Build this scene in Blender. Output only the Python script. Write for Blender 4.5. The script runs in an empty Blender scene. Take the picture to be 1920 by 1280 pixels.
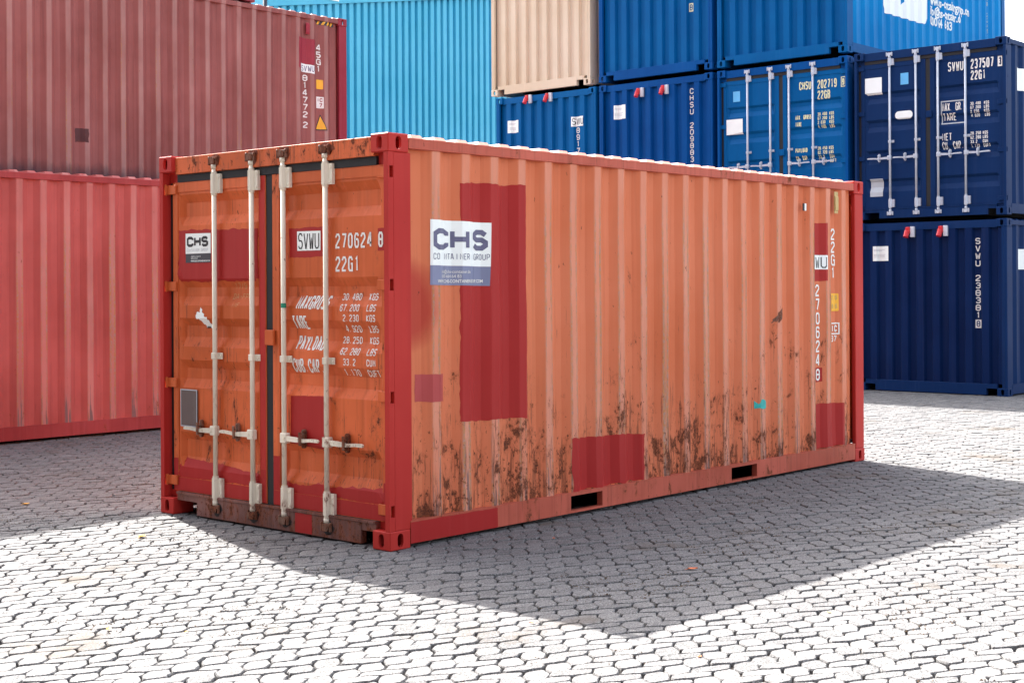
import bpy, bmesh, math, random
from mathutils import Vector, Matrix, noise as mnoise
R_ = math.radians
rng = random.Random(11)
scene = bpy.context.scene
COL = scene.collection

# ------------------------------------------------------------------ camera
CAM_POS = (-6.0954, -6.4775, 1.6282)
YAW, PITCH, ROLL = 0.730115, 0.001330, -0.005559
FPX = 2690.78
cd = bpy.data.cameras.new('camera'); cam = bpy.data.objects.new('camera', cd); COL.objects.link(cam)
fw = Vector((math.cos(PITCH)*math.cos(YAW), math.cos(PITCH)*math.sin(YAW), math.sin(PITCH)))
rt = fw.cross(Vector((0, 0, 1))).normalized(); up = rt.cross(fw)
r2 = math.cos(ROLL)*rt + math.sin(ROLL)*up; u2 = -math.sin(ROLL)*rt + math.cos(ROLL)*up
M = Matrix((r2, u2, -fw)).transposed().to_4x4(); M.translation = Vector(CAM_POS)
cam.matrix_world = M
cd.sensor_width = 36; cd.sensor_fit = 'HORIZONTAL'; cd.lens = FPX/1920*36
cd.shift_y = -105.135/1920; cd.clip_start = 0.1; cd.clip_end = 2000
scene.camera = cam
# ------------------------------------------------------------------ world and sun
SUNV = Vector((0.300, 0.955, 1.0)).normalized()
world = bpy.data.worlds.new('World'); scene.world = world; world.use_nodes = True
wn = world.node_tree; wn.nodes.clear()
sky = wn.nodes.new('ShaderNodeTexSky'); sky.sky_type = 'NISHITA'; sky.sun_disc = False
sky.sun_elevation = math.asin(SUNV.z); sky.sun_rotation = math.atan2(SUNV.x, SUNV.y)
sky.air_density = 1.0; sky.dust_density = 4.0; sky.ozone_density = 1.0
bg = wn.nodes.new('ShaderNodeBackground'); bg.inputs[1].default_value = 0.15
wo = wn.nodes.new('ShaderNodeOutputWorld')
hs = wn.nodes.new('ShaderNodeHueSaturation'); hs.inputs['Saturation'].default_value = 0.50
wn.links.new(sky.outputs[0], hs.inputs['Color']); wn.links.new(hs.outputs[0], bg.inputs[0]); wn.links.new(bg.outputs[0], wo.inputs[0])
sl = bpy.data.lights.new('sun', 'SUN'); sl.energy = 4.0; sl.angle = R_(0.55); sl.color = (1.0, 0.975, 0.935)
sun = bpy.data.objects.new('sun', sl); COL.objects.link(sun)
sun.rotation_euler = SUNV.to_track_quat('Z', 'Y').to_euler(); sun.location = (0, 0, 30)
vs = scene.view_settings
vs.view_transform = 'Standard'; vs.look = 'None'; vs.gamma = 1.0; vs.use_curve_mapping = False
vs.exposure = 2.22
scene.cycles.max_bounces = 6; scene.cycles.diffuse_bounces = 4

# ------------------------------------------------------------------ helpers
def srgb(r, g, b):
    f = lambda c: (c/255/12.92) if c/255 <= .04045 else ((c/255+.055)/1.055)**2.4
    return (f(r), f(g), f(b), 1)

def link(o, parent=None):
    COL.objects.link(o)
    if parent is not None: o.parent = parent
    return o
def empty(name, loc, label=None, cat=None, group=None):
    o = bpy.data.objects.new(name, None); o.location = loc; o.empty_display_size = .2; COL.objects.link(o)
    if label: o['label'] = label
    if cat: o['category'] = cat
    if group: o['group'] = group
    return o

class MB:
    def __init__(s): s.v = []; s.f = []
    def add(s, vs_, fs):
        n = len(s.v); s.v += [tuple(p) for p in vs_]; s.f += [tuple(i+n for i in f) for f in fs]; return s
    def box(s, x0, x1, y0, y1, z0, z1, c=0.0):
        if c <= 0:
            return s.add([(x0,y0,z0),(x1,y0,z0),(x1,y1,z0),(x0,y1,z0),(x0,y0,z1),(x1,y0,z1),(x1,y1,z1),(x0,y1,z1)],
                  [(0,3,2,1),(4,5,6,7),(0,1,5,4),(1,2,6,5),(2,3,7,6),(3,0,4,7)])
        vs_, fs = [], []
        P = ((x0,x1),(y0,y1),(z0,z1)); idx = {}
        def vid(a, sx, sy, sz):
            k = (a, sx, sy, sz)
            if k not in idx:
                q = []
                for ax, sg in enumerate((sx, sy, sz)):
                    b = P[ax][sg]
                    if ax != a: b += c if sg == 0 else -c
                    q.append(b)
                idx[k] = len(vs_); vs_.append(q)
            return idx[k]
        for a in range(3):
            o = [i for i in range(3) if i != a]
            for sg in (0, 1):
                ring = []
                for (p, q) in ((0,0),(1,0),(1,1),(0,1)):
                    t = [0,0,0]; t[a] = sg; t[o[0]] = p; t[o[1]] = q
                    ring.append(vid(a, *t))
                fs.append(ring)
        for a in range(3):
            o = [i for i in range(3) if i != a]
            for p in (0,1):
                for q in (0,1):
                    t0 = [0,0,0]; t0[o[0]] = p; t0[o[1]] = q; t1 = list(t0); t1[a] = 1
                    fs.append((vid(o[0], *t0), vid(o[0], *t1), vid(o[1], *t1), vid(o[1], *t0)))
        for sx in (0,1):
            for sy in (0,1):
                for sz in (0,1):
                    fs.append((vid(0,sx,sy,sz), vid(1,sx,sy,sz), vid(2,sx,sy,sz)))
        return s.add(vs_, fs)
    def tube(s, p0, p1, r, n=10, r1=None, cap=True):
        p0, p1 = Vector(p0), Vector(p1); d = (p1-p0).normalized()
        a = d.orthogonal().normalized(); b = d.cross(a); r1 = r if r1 is None else r1
        vs_ = []
        for k in range(n):
            t = 2*math.pi*k/n; o = math.cos(t)*a + math.sin(t)*b
            vs_ += [p0+o*r, p1+o*r1]
        fs = [(2*k, 2*((k+1) % n), 2*((k+1) % n)+1, 2*k+1) for k in range(n)]
        if cap: fs += [tuple(2*k for k in reversed(range(n))), tuple(2*k+1 for k in range(n))]
        return s.add(vs_, fs)
    def prism(s, poly, axis, a0, a1):
        # poly in the two other axes (cyclic order), extruded along axis
        n = len(poly); vs_ = []
        for a in (a0, a1):
            for (p, q) in poly:
                vs_.append((a,p,q) if axis == 0 else (p,a,q) if axis == 1 else (p,q,a))
        fs = [tuple(range(n))[::-1], tuple(range(n, 2*n))] + [(k, (k+1) % n, (k+1) % n+n, k+n) for k in range(n)]
        return s.add(vs_, fs)
    def grid(s, us, ws, fn):
        n = len(s.v); nu, nw = len(us), len(ws)
        for u in us:
            for w in ws: s.v.append(tuple(fn(u, w)))
        for i in range(nu-1):
            for j in range(nw-1):
                s.f.append((n+i*nw+j, n+(i+1)*nw+j, n+(i+1)*nw+j+1, n+i*nw+j+1))
        return s
    def mesh(s, name, mat, smooth=False, fixn=True):
        me = bpy.data.meshes.new(name); me.from_pydata(s.v, [], s.f)
        if fixn:
            bm = bmesh.new(); bm.from_mesh(me); bmesh.ops.recalc_face_normals(bm, faces=bm.faces); bm.to_mesh(me); bm.free()
        if smooth: me.polygons.foreach_set('use_smooth', [True]*len(me.polygons))
        me.materials.append(mat); me.update(); return me
    def build(s, name, mat, parent=None, smooth=False, fixn=True):
        return link(bpy.data.objects.new(name, s.mesh(name, mat, smooth, fixn)), parent)

# ------------------------------------------------------------------ materials
class NT:
    def __init__(s, name):
        s.m = bpy.data.materials.new(name); s.m.use_nodes = True; s.t = s.m.node_tree; s.t.nodes.clear()
        s.out = s.t.nodes.new('ShaderNodeOutputMaterial'); s.b = s.t.nodes.new('ShaderNodeBsdfPrincipled')
        s.t.links.new(s.b.outputs[0], s.out.inputs[0])
    def set(s, inp, val):
        if isinstance(val, bpy.types.NodeSocket): s.t.links.new(val, inp)
        else: inp.default_value = val
    def coord(s, kind='Object'):
        return s.t.nodes.new('ShaderNodeTexCoord').outputs[kind]
    def scale(s, vec, sc, loc=(0,0,0)):
        n = s.t.nodes.new('ShaderNodeMapping'); s.set(n.inputs[0], vec); n.inputs[3].default_value = sc; n.inputs[1].default_value = loc; return n.outputs[0]
    def noise(s, vec, scale, detail=3, rough=.55, dist=0, color=False):
        n = s.t.nodes.new('ShaderNodeTexNoise'); s.set(n.inputs['Vector'], vec); n.inputs['Scale'].default_value = scale
        n.inputs['Detail'].default_value = detail; n.inputs['Roughness'].default_value = rough; n.inputs['Distortion'].default_value = dist
        return n.outputs[1 if color else 0]
    def rng(s, v, a, b, c=0., d=1., smooth=False):
        n = s.t.nodes.new('ShaderNodeMapRange'); n.clamp = True
        if smooth: n.interpolation_type = 'SMOOTHSTEP'
        for i, q in enumerate((v, a, b, c, d)): s.set(n.inputs[i], q)
        return n.outputs[0]
    def math(s, op, a, b=0.):
        n = s.t.nodes.new('ShaderNodeMath'); n.operation = op; s.set(n.inputs[0], a); s.set(n.inputs[1], b); return n.outputs[0]
    def mix(s, f, a, b, mode='MIX'):
        n = s.t.nodes.new('ShaderNodeMix'); n.data_type = 'RGBA'; n.blend_type = mode
        s.set(n.inputs[0], f); s.set(n.inputs[6], a); s.set(n.inputs[7], b); return n.outputs[2]
    def sep(s, v):
        n = s.t.nodes.new('ShaderNodeSeparateXYZ'); s.set(n.inputs[0], v); return n.outputs
    def bump(s, h, strength=.2, dist=.01):
        n = s.t.nodes.new('ShaderNodeBump'); n.inputs['Strength'].default_value = strength; n.inputs['Distance'].default_value = dist
        s.set(n.inputs['Height'], h); s.set(s.b.inputs['Normal'], n.outputs[0])
    def fin(s, col, rough=.5, metal=0., spec=.4):
        s.set(s.b.inputs['Base Color'], col); s.set(s.b.inputs['Roughness'], rough); s.set(s.b.inputs['Metallic'], metal)
        s.b.inputs['Specular IOR Level'].default_value = spec
        return s.m

def simple(name, col, rough=.5, metal=0., var=.08, scale=6, spec=.4):
    t = NT(name); c = t.coord(); n = t.noise(c, scale, 4)
    k = t.rng(n, .3, .7)
    cc = t.mix(k, [x*(1-var) for x in col[:3]]+[1], [min(1, x*(1+var)) for x in col[:3]]+[1])
    return t.fin(cc, rough, metal, spec)

def paint(name, col, var=.10, rust=0., zr=(.15, 1.2), thr=(.56, .74), crest=None, grime=0., rough=.5, fade=None, chip=None, seed=0., streak=.25, spray=False, spec=.16):
    """weathered container paint; object coordinates are the container's own metres"""
    t = NT(name); c = t.coord(); x, y, z = t.sep(c)
    cs = t.scale(c, (1,1,1), (seed, seed*1.7, seed*.3))
    n1 = t.noise(cs, .9, 4, .6)
    fd = fade or [min(1, q*1.25+.02) for q in col[:3]]+[1]
    base = t.mix(t.rng(n1, .32, .68), [q*(1-var) for q in col[:3]]+[1], fd)
    # vertical runs of dirt
    st = t.noise(t.scale(cs, (26, 26, .8)), 1.0, 3, .5)
    base = t.mix(t.math('MULTIPLY', t.rng(st, .52, .72), streak), base, [q*.55 for q in col[:3]]+[1])
    st2 = t.noise(t.scale(cs, (17, 17, .35)), 1.0, 2, .5)
    base = t.mix(t.math('MULTIPLY', t.rng(st2, .55, .75), streak*.8), base, [min(1, q*1.3+.06) for q in col[:3]]+[1])
    h = n1; ruf = rough
    if spray:       # red overspray beside the corner post
        dx = t.math('DIVIDE', t.math('SUBTRACT', x, .20), .30); dz = t.math('DIVIDE', t.math('SUBTRACT', z, 1.52), .34)
        d2 = t.math('ADD', t.math('ADD', t.math('MULTIPLY', dx, dx), t.math('MULTIPLY', dz, dz)), t.math('MULTIPLY', t.noise(cs, 4., 3), .5))
        base = t.mix(t.math('MULTIPLY', t.rng(d2, 1.15, .55), .75), base, C_PATCH)
    if crest:
        ph, pitch, hw, amt = crest
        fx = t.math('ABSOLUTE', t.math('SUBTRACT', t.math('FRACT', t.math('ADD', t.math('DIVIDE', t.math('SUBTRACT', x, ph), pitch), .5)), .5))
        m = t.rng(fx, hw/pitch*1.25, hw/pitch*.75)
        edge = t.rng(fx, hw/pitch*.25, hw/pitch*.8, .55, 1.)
        # the outer flats are rubbed; a chalk-pale mix paints in light-dark rib contrast
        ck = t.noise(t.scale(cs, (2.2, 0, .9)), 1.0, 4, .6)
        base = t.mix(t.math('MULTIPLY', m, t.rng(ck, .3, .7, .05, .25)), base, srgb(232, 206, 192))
        cell = t.noise(t.scale(cs, (3.1, 0, .55)), 1.0, 2, .5)
        wn_ = t.noise(t.scale(cs, (80, 80, 11)), 1.0, 7, .75)
        w = t.math('MULTIPLY', m, t.rng(t.math('ADD', t.math('MULTIPLY', t.math('MULTIPLY', wn_, edge), .62), t.math('MULTIPLY', cell, .55)), .60-.06*amt, .70-.06*amt))
        zf = t.rng(z, 2.45, 2.0)
        w = t.math('MULTIPLY', w, zf)
        wc = t.mix(t.rng(t.noise(t.scale(cs, (120, 120, 40)), 1., 4), .46, .60), srgb(176,118,62), srgb(150,132,126))
        base = t.mix(t.math('MULTIPLY', w, .85), base, wc)
        sc_ = t.noise(t.scale(cs, (46, 46, 1.6)), 1.0, 6, .7)
        sw = t.math('MULTIPLY', m, t.rng(t.math('SUBTRACT', sc_, t.rng(z, .2, .95, .47, .72)), 0., .05))
        base = t.mix(t.math('MULTIPLY', sw, .8*min(1., amt)), base, srgb(104, 92, 92))
    if rust > 0:
        pm = t.noise(cs, 1.7, 3, .5)
        th = t.math('ADD', t.rng(z, zr[0], zr[1], thr[0], thr[1]), t.rng(pm, .35, .65, .045, -.035))
        n2 = t.noise(t.scale(cs, (1.3, 1.3, .75)), 7.0, 9, .74, .25)
        n5 = t.noise(t.scale(cs, (1.2, 1.2, .8), (3, 1, 5)), 24.0, 6, .72)
        r1 = t.rng(t.math('SUBTRACT', n2, th), .012, .035)
        r2 = t.rng(t.math('SUBTRACT', n5, t.math('ADD', th, .035)), 0., .03)
        n3 = t.noise(t.scale(cs, (42, 42, 2.2)), 1.0, 6, .7)
        ru2 = t.rng(t.math('SUBTRACT', n3, t.math('ADD', th, -.008)), 0., .05)
        ru = t.math('MAXIMUM', t.math('MAXIMUM', r1, r2), t.rng(t.noise(t.scale(cs, (1.4, 1.4, .6), (8, 2, 1)), 17., 4, .6), .70, .73))
        ha = t.rng(t.math('SUBTRACT', n2, th), -.06, .03)
        base = t.mix(t.math('MULTIPLY', ha, .5*rust), base, srgb(150, 78, 50))
        rc = t.mix(t.rng(t.noise(cs, 70., 5, .7), .38, .62), srgb(58, 36, 32), srgb(128, 72, 46))
        base = t.mix(t.math('MULTIPLY', t.math('MAXIMUM', ru, t.math('MULTIPLY', ru2, .7)), min(1, rust)*.9), base, rc)
        ruf = t.rng(ru, 0, 1, rough, .9)
        h = t.math('ADD', t.math('MULTIPLY', ru, .5), n1)
    if chip:
        n4 = t.noise(cs, 28., 5, .7); base = t.mix(t.rng(n4, chip, chip+.02), base, srgb(96, 52, 44))
    if grime > 0:
        g = t.noise(t.scale(cs, (5, 5, 1.6)), 1., 5, .65)
        gz = t.rng(z, .12, .55, 1., 0., True)
        gm = t.math('MULTIPLY', t.rng(t.math('ADD', t.math('MULTIPLY', g, .8), t.math('MULTIPLY', gz, .6)), .62, .98), grime)
        base = t.mix(gm, base, srgb(62, 44, 52))
    t.bump(h, .12, .02)
    return t.fin(base, ruf, 0, spec)

C_ORANGE = srgb(208, 110, 70); C_DOOR = srgb(202, 94, 46); C_RED = srgb(178, 42, 37); C_PATCH = srgb(168, 38, 36)
M = {}
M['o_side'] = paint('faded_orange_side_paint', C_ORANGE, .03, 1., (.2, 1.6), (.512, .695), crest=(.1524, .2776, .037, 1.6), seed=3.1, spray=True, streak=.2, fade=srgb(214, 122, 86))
M['o_door'] = paint('orange_door_paint', C_DOOR, .16, 1., (.1, 1.6), (.575, .64), seed=7.7, streak=.35)
M['o_head'] = paint('orange_header_paint', C_DOOR, .16, 1., (0, .1), (.585, .585), seed=1.3, streak=.4)
M['o_rail'] = paint('orange_rail_paint', srgb(176, 82, 62), .12, .9, (0., .2), (.60, .62), seed=9.2, streak=.4)
M['o_roof'] = paint('bleached_roof_paint', srgb(208, 150, 128), .1, .3, (0, 1), (.62, .62), seed=5.2)
M['red'] = paint('fresh_red_paint', C_RED, .05, .5, (0, .3), (.73, .76), seed=2.2, streak=.1, fade=srgb(186, 54, 46))
M['patch'] = paint('dark_red_touch_up_paint', C_PATCH, .06, 0, seed=4.4, streak=.12, fade=srgb(168, 44, 40))
M['patch2'] = paint('dull_red_touch_up_paint', srgb(166, 66, 64), .06, .3, (0, 1), (.72, .74), seed=4.9)
M['sill'] = paint('scraped_brown_sill_paint', srgb(112, 74, 66), .24, 1., (0, .2), (.53, .55), seed=6.1, streak=.6, fade=srgb(152, 108, 100))
M['rubber'] = simple('black_rubber', srgb(31, 30, 32), .7, var=.2)
M['rubberg'] = paint('grimy_grey_rubber', srgb(84, 78, 74), .2, .6, (0, 1), (.62, .64), seed=6.6)
M['dark'] = simple('dark_interior', srgb(30, 28, 28), .9)
M['cream'] = paint('cream_lock_rod_paint', srgb(214, 204, 184), .10, .8, (.1, 2.6), (.61, .64), seed=8.8, streak=.35)
M['rustcam'] = paint('rusted_cam_steel', srgb(120, 90, 74), .25, 1., (0, 3), (.50, .50), seed=9.9)
M['white'] = simple('white_marking_paint', srgb(232, 228, 220), .55, var=.05, scale=30)
M['cream_mark'] = simple('cream_marking_paint', srgb(226, 222, 176), .55, var=.05, scale=30)
M['film'] = simple('white_sticker_film', srgb(240, 243, 238), .35, var=.02)
M['filmdark'] = simple('dark_sticker_film', srgb(38, 38, 50), .35, var=.05)
M['filmgrey'] = paint('grey_blue_sticker_film', srgb(122, 126, 152), .12, 0, seed=3.7, streak=.3, rough=.3)
M['ink'] = simple('black_ink', srgb(30, 30, 34), .5)
M['inkgrey'] = simple('slate_ink', srgb(96, 94, 122), .45, var=.15, scale=25)
M['inkpale'] = simple('pale_grey_ink', srgb(176, 180, 184), .5)
M['yellow'] = simple('yellow_label_film', srgb(240, 176, 44), .45, var=.06)
M['plate'] = paint('dull_steel_plate', srgb(98, 84, 80), .15, .3, (0, 3), (.62, .62), seed=2.9)
M['turq'] = simple('turquoise_tape', srgb(40, 168, 160), .5, var=.15, scale=40)
M['green'] = simple('green_tape', srgb(32, 140, 110), .5)
M['vent'] = simple('vent_plastic', srgb(186, 160, 104), .6)
M['socket'] = simple('red_socket_plastic', srgb(206, 36, 44), .35, var=.04)
M['sockback'] = simple('pale_socket_box', srgb(206, 208, 214), .4)
M['rod_grey'] = simple('galvanised_rod', srgb(190, 196, 206), .4, .25, var=.08, scale=14)
M['labelblue'] = simple('pale_blue_label', srgb(96, 176, 224), .4)
M['leaf_y'] = simple('yellow_leaf', srgb(214, 158, 40), .6, var=.2, scale=60)
M['leaf_o'] = simple('orange_leaf', srgb(206, 104, 52), .6, var=.2, scale=60)

# ------------------------------------------------------------------ stroke lettering
def _c(*p): return ('c', p)
def _o(*p): return ('o', p)
O_ = _c((1,0),(3,0),(4,1),(4,5),(3,6),(1,6),(0,5),(0,1))
GL = {
'0': [O_], 'O': [O_], '1': [_o((1,5),(2.2,6),(2.2,0))],
'2': [_o((0,4.6),(0,5),(1,6),(3,6),(4,5),(4,4),(0,.9),(0,0),(4,0))],
'3': [_o((0,5),(1,6),(3,6),(4,5),(4,4),(3.2,3.1),(4,2.2),(4,1),(3,0),(1,0),(0,1)), _o((1.4,3.1),(3.2,3.1))],
'4': [_o((3,0),(3,6),(2.5,6),(0,2.2),(0,1.7),(4,1.7))],
'5': [_o((4,6),(0,6),(0,3.5),(3,3.5),(4,2.5),(4,1),(3,0),(1,0),(0,1))],
'6': [_o((4,5),(3,6),(1,6),(0,5),(0,1),(1,0),(3,0),(4,1),(4,2.5),(3,3.5),(.2,3.5))],
'7': [_o((0,6),(4,6),(4,5.4),(1.6,0))], '8': [O_, _o((0,3.1),(4,3.1))],
'9': [_o((0,1),(1,0),(3,0),(4,1),(4,5),(3,6),(1,6),(0,5),(0,3.5),(1,2.5),(3.8,2.5))],
'A': [_o((0,0),(1.7,6),(2.3,6),(4,0)), _o((.8,1.9),(3.2,1.9))],
'B': [_c((0,0),(3,0),(4,1),(4,2.3),(3.3,3.1),(4,3.9),(4,5),(3,6),(0,6)), _o((0,3.1),(3.3,3.1))],
'C': [_o((4,4.3),(4,5),(3,6),(1,6),(0,5),(0,1),(1,0),(3,0),(4,1),(4,1.7))],
'D': [_c((0,0),(2.8,0),(4,1.2),(4,4.8),(2.8,6),(0,6))],
'E': [_o((4,6),(0,6),(0,0),(4,0)), _o((0,3.1),(3.2,3.1))],
'F': [_o((4,6),(0,6),(0,0)), _o((0,3.1),(3.2,3.1))],
'G': [_o((4,4.6),(4,5),(3,6),(1,6),(0,5),(0,1),(1,0),(4,0),(4,3),(2.4,3))],
'H': [_o((0,0),(0,6)), _o((4,0),(4,6)), _o((0,3.1),(4,3.1))],
'I': [_o((2,0),(2,6))], 'K': [_o((0,0),(0,6)), _o((4,6),(.4,2.9),(4,0))], 'L': [_o((0,6),(0,0),(4,0))],
'M': [_o((0,0),(0,6),(2,2.4),(4,6),(4,0))], 'N': [_o((0,0),(0,6),(4,0),(4,6))],
'P': [_o((0,0),(0,6),(3,6),(4,5),(4,3.7),(3,2.7),(.2,2.7))],
'R': [_o((0,0),(0,6),(3,6),(4,5),(4,3.9),(3,2.9),(.2,2.9)), _o((2.2,2.9),(4,0))],
'S': [_o((4,5),(3,6),(1,6),(0,5),(0,4),(1,3.1),(3,3.1),(4,2.2),(4,1),(3,0),(1,0),(0,1))],
'T': [_o((2,0),(2,6)), _o((0,6),(4,6))], 'U': [_o((0,6),(0,1),(1,0),(3,0),(4,1),(4,6))],
'V': [_o((0,6),(1.8,0),(2.2,0),(4,6))], 'W': [_o((0,6),(.8,0),(1.1,0),(2,4.2),(2.9,0),(3.2,0),(4,6))],
'X': [_o((0,0),(4,6)), _o((0,6),(4,0))], 'Y': [_o((2,0),(2,3),(0,6)), _o((2,3),(4,6))],
'-': [_o((.7,3),(3.3,3))], '/': [_o((.4,0),(3.6,6))], '.': [_o((.4,.35),(1.1,.35))], ' ': [],
}
def stroke_quads(pts, hw, closed):
    pts = [Vector(p) for p in pts]; n = len(pts); L, Rr = [], []
    for i in range(n):
        p = pts[i]
        a = pts[i-1] if (i > 0 or closed) else None
        b = pts[(i+1) % n] if (i < n-1 or closed) else None
        d1 = (p-a).normalized() if a is not None else None; d2 = (b-p).normalized() if b is not None else None
        if d1 is None: d1 = d2
        if d2 is None: d2 = d1
        n1 = Vector((-d1.y, d1.x)); n2 = Vector((-d2.y, d2.x)); m = (n1+n2)
        if m.length < 1e-4: m = n1
        m.normalize(); k = min(1.6, 1/max(.3, m.dot(n1)))
        L.append(p+m*hw*k); Rr.append(p-m*hw*k)
    q = []
    for i in range(n if closed else n-1):
        j = (i+1) % n; q.append((Rr[i], Rr[j], L[j], L[i]))
    return q
def text2d(txt, u, v, ch_w, ch_h, adv, wgt=.16, slant=0., vertical=False):
    """list of (quad, layer) in (u, v): u, v is the lower-left of the first character; vertical stacks downwards"""
    out = []
    for i, ch in enumerate(txt):
        hw = wgt*ch_h/2; sx = (ch_w-2*hw)/4; sy = (ch_h-2*hw)/6
        uu = u if vertical else u+adv*i
        vv = v-adv*i if vertical else v
        for k, (kind, pts) in enumerate(GL.get(ch, [])):
            P = [(uu+hw+p[0]*sx+slant*(hw+p[1]*sy), vv+hw+p[1]*sy) for p in pts]
            for q in stroke_quads(P, hw, kind == 'c'): out.append((q, k))
    return out

# ------------------------------------------------------------------ decals that follow a pressed surface
def decal(name, polys, surf, brk, mat, parent, eps, label=None):
    """polys: list of (points, layer) in (u, v). surf(u, v) -> (point, outward normal). brk: (axis, positions)"""
    bm = bmesh.new(); lay = bm.verts.layers.float.new('l')
    for pts, k in polys:
        vs_ = []
        for p in pts:
            w = bm.verts.new((p[0], p[1], 0)); w[lay] = k; vs_.append(w)
        try: bm.faces.new(vs_)
        except ValueError: pass
    if any(len(p) > 4 for p, _ in polys): bmesh.ops.triangulate(bm, faces=bm.faces[:])
    for ax, pos in (brk if isinstance(brk, list) else [brk]):
        if not bm.verts: break
        lo = min(w.co[ax] for w in bm.verts); hi = max(w.co[ax] for w in bm.verts)
        for c in pos:
            if lo+1e-5 < c < hi-1e-5:
                co = [0,0,0]; co[ax] = c; no = [0,0,0]; no[ax] = 1
                bmesh.ops.bisect_plane(bm, geom=bm.verts[:]+bm.edges[:]+bm.faces[:], dist=1e-6, plane_co=co, plane_no=no)
    for w in bm.verts:
        p, n = surf(w.co.x, w.co.y)
        w.co = Vector(p)+Vector(n)*(eps+.0004*w[lay])
    me = bpy.data.meshes.new(name); bm.normal_update()
    bm.to_mesh(me); bm.free(); me.materials.append(mat)
    o = link(bpy.data.objects.new(name, me), parent)
    if label: o['label'] = label
    return o
def rect(u0, u1, v0, v1): return [([(u0,v0),(u1,v0),(u1,v1),(u0,v1)], 0)]
def rough_quad(c, amp=.008, step=.03, seed=1):
    """hand-painted quad: corners c (4 points), wobbling edges"""
    r = random.Random(seed); pts = []
    for i in range(len(c)):
        a, b = Vector(c[i]), Vector(c[(i+1) % len(c)]); d = b-a; n = max(2, int(d.length/step)); nn = Vector((-d.y, d.x)).normalized(); w = 0
        for k in range(n):
            w = w*.6+r.uniform(-amp, amp); pts.append(tuple(a+d*(k/n)+nn*(w if k else 0)))
    return [(pts, 0)]
def rounded(u0, u1, v0, v1, r, n=4):
    pts = []
    for cx, cy, a0 in ((u1-r, v0+r, -90), (u1-r, v1-r, 0), (u0+r, v1-r, 90), (u0+r, v0+r, 180)):
        for k in range(n+1):
            a = R_(a0+90*k/n); pts.append((cx+r*math.cos(a), cy+r*math.sin(a)))
    return [(pts, 0)]
def bfont(txt, u, v, size, sx=1., bold=0.):
    cu = bpy.data.curves.new('t', 'FONT'); cu.body = txt; cu.size = size; cu.resolution_u = 2; cu.offset = bold
    o = bpy.data.objects.new('t', cu); COL.objects.link(o)
    me = o.to_mesh(); out = []
    for p in me.polygons: out.append(([(u+me.vertices[i].co.x*sx, v+me.vertices[i].co.y) for i in p.vertices], 0))
    o.to_mesh_clear(); bpy.data.objects.remove(o); bpy.data.curves.remove(cu)
    return out

# ------------------------------------------------------------------ container kit
W = 2.438
def trap_profile(ph, pitch, a0, a1, flat, slope, depth):
    """breakpoints [(a, d)] along a wall from a0 to a1: d=0 on the crests centred at ph+k*pitch, depth in the valleys"""
    pts = []
    k = math.floor((a0-ph)/pitch)-1
    while ph+k*pitch < a1+pitch:
        c = ph+k*pitch
        pts += [(c-flat/2-slope, depth), (c-flat/2, 0.), (c+flat/2, 0.), (c+flat/2+slope, depth)]
        k += 1
    pts = [p for p in pts if a0+.012 < p[0] < a1-.012]
    return [(a0, pts[0][1])]+pts+[(a1, pts[-1][1])]
def interp(pts, a):
    if a <= pts[0][0]: return pts[0][1]
    for (p, q) in zip(pts, pts[1:]):
        if a <= q[0]: return p[1]+(q[1]-p[1])*(a-p[0])/max(1e-9, q[0]-p[0])
    return pts[-1][1]

_cast = {}
def casting_mesh(mat, hx, hy):
    """ISO corner casting 178 x 162 x 118 with oval holes in its outer x face (side hx), outer y face (side hy), top and bottom"""
    key = (mat.name, hx, hy)
    if key in _cast: return _cast[key]
    D = (.178, .162, .118); c = .006
    bm = bmesh.new()
    def oval(cx, cy, w, h, n=6):
        r = w/2; o = []
        for k in range(n+1): a = math.pi*k/n; o.append((cx+r*math.cos(a), cy+(h/2-r)+r*math.sin(a)))
        for k in range(n+1): a = math.pi+math.pi*k/n; o.append((cx+r*math.cos(a), cy-(h/2-r)+r*math.sin(a)))
        return o
    for ax in range(3):
        o = [i for i in range(3) if i != ax]
        for sg in (0, 1):
            def P(p, q, d=0.):
                t = [0,0,0]; t[ax] = (D[ax]-d) if sg else d; t[o[0]] = p; t[o[1]] = q; return t
            A, B = D[o[0]], D[o[1]]
            outer = [bm.verts.new(P(*q)) for q in ((c,c),(A-c,c),(A-c,B-c),(c,B-c))]
            hole = ax == 2 or (ax == 0 and sg == hx) or (ax == 1 and sg == hy)
            if not hole: bm.faces.new(outer); continue
            if ax == 2: pts = oval(A/2, B/2, .064, .11)
            else: pts = oval(A/2, B/2, .050, .086)
            ring = [bm.verts.new(P(*q)) for q in pts]; back = [bm.verts.new(P(q[0], q[1], .022)) for q in pts]
            es = [bm.edges.new((outer[i], outer[(i+1) % 4])) for i in range(4)]
            n = len(ring); es += [bm.edges.new((ring[i], ring[(i+1) % n])) for i in range(n)]
            bmesh.ops.triangle_fill(bm, edges=es, use_beauty=True)
            for i in range(n): bm.faces.new((ring[i], ring[(i+1) % n], back[(i+1) % n], back[i]))
    b = MB().box(0, D[0], 0, D[1], 0, D[2], c)
    nv = [bm.verts.new(p) for p in b.v]
    for f in b.f[6:]: bm.faces.new([nv[i] for i in f])
    bmesh.ops.remove_doubles(bm, verts=bm.verts[:], dist=1e-5)
    bmesh.ops.recalc_face_normals(bm, faces=bm.faces[:])
    me = bpy.data.meshes.new('corner_casting'); bm.to_mesh(me); bm.free(); me.materials.append(mat)
    _cast[key] = me; return me

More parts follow.
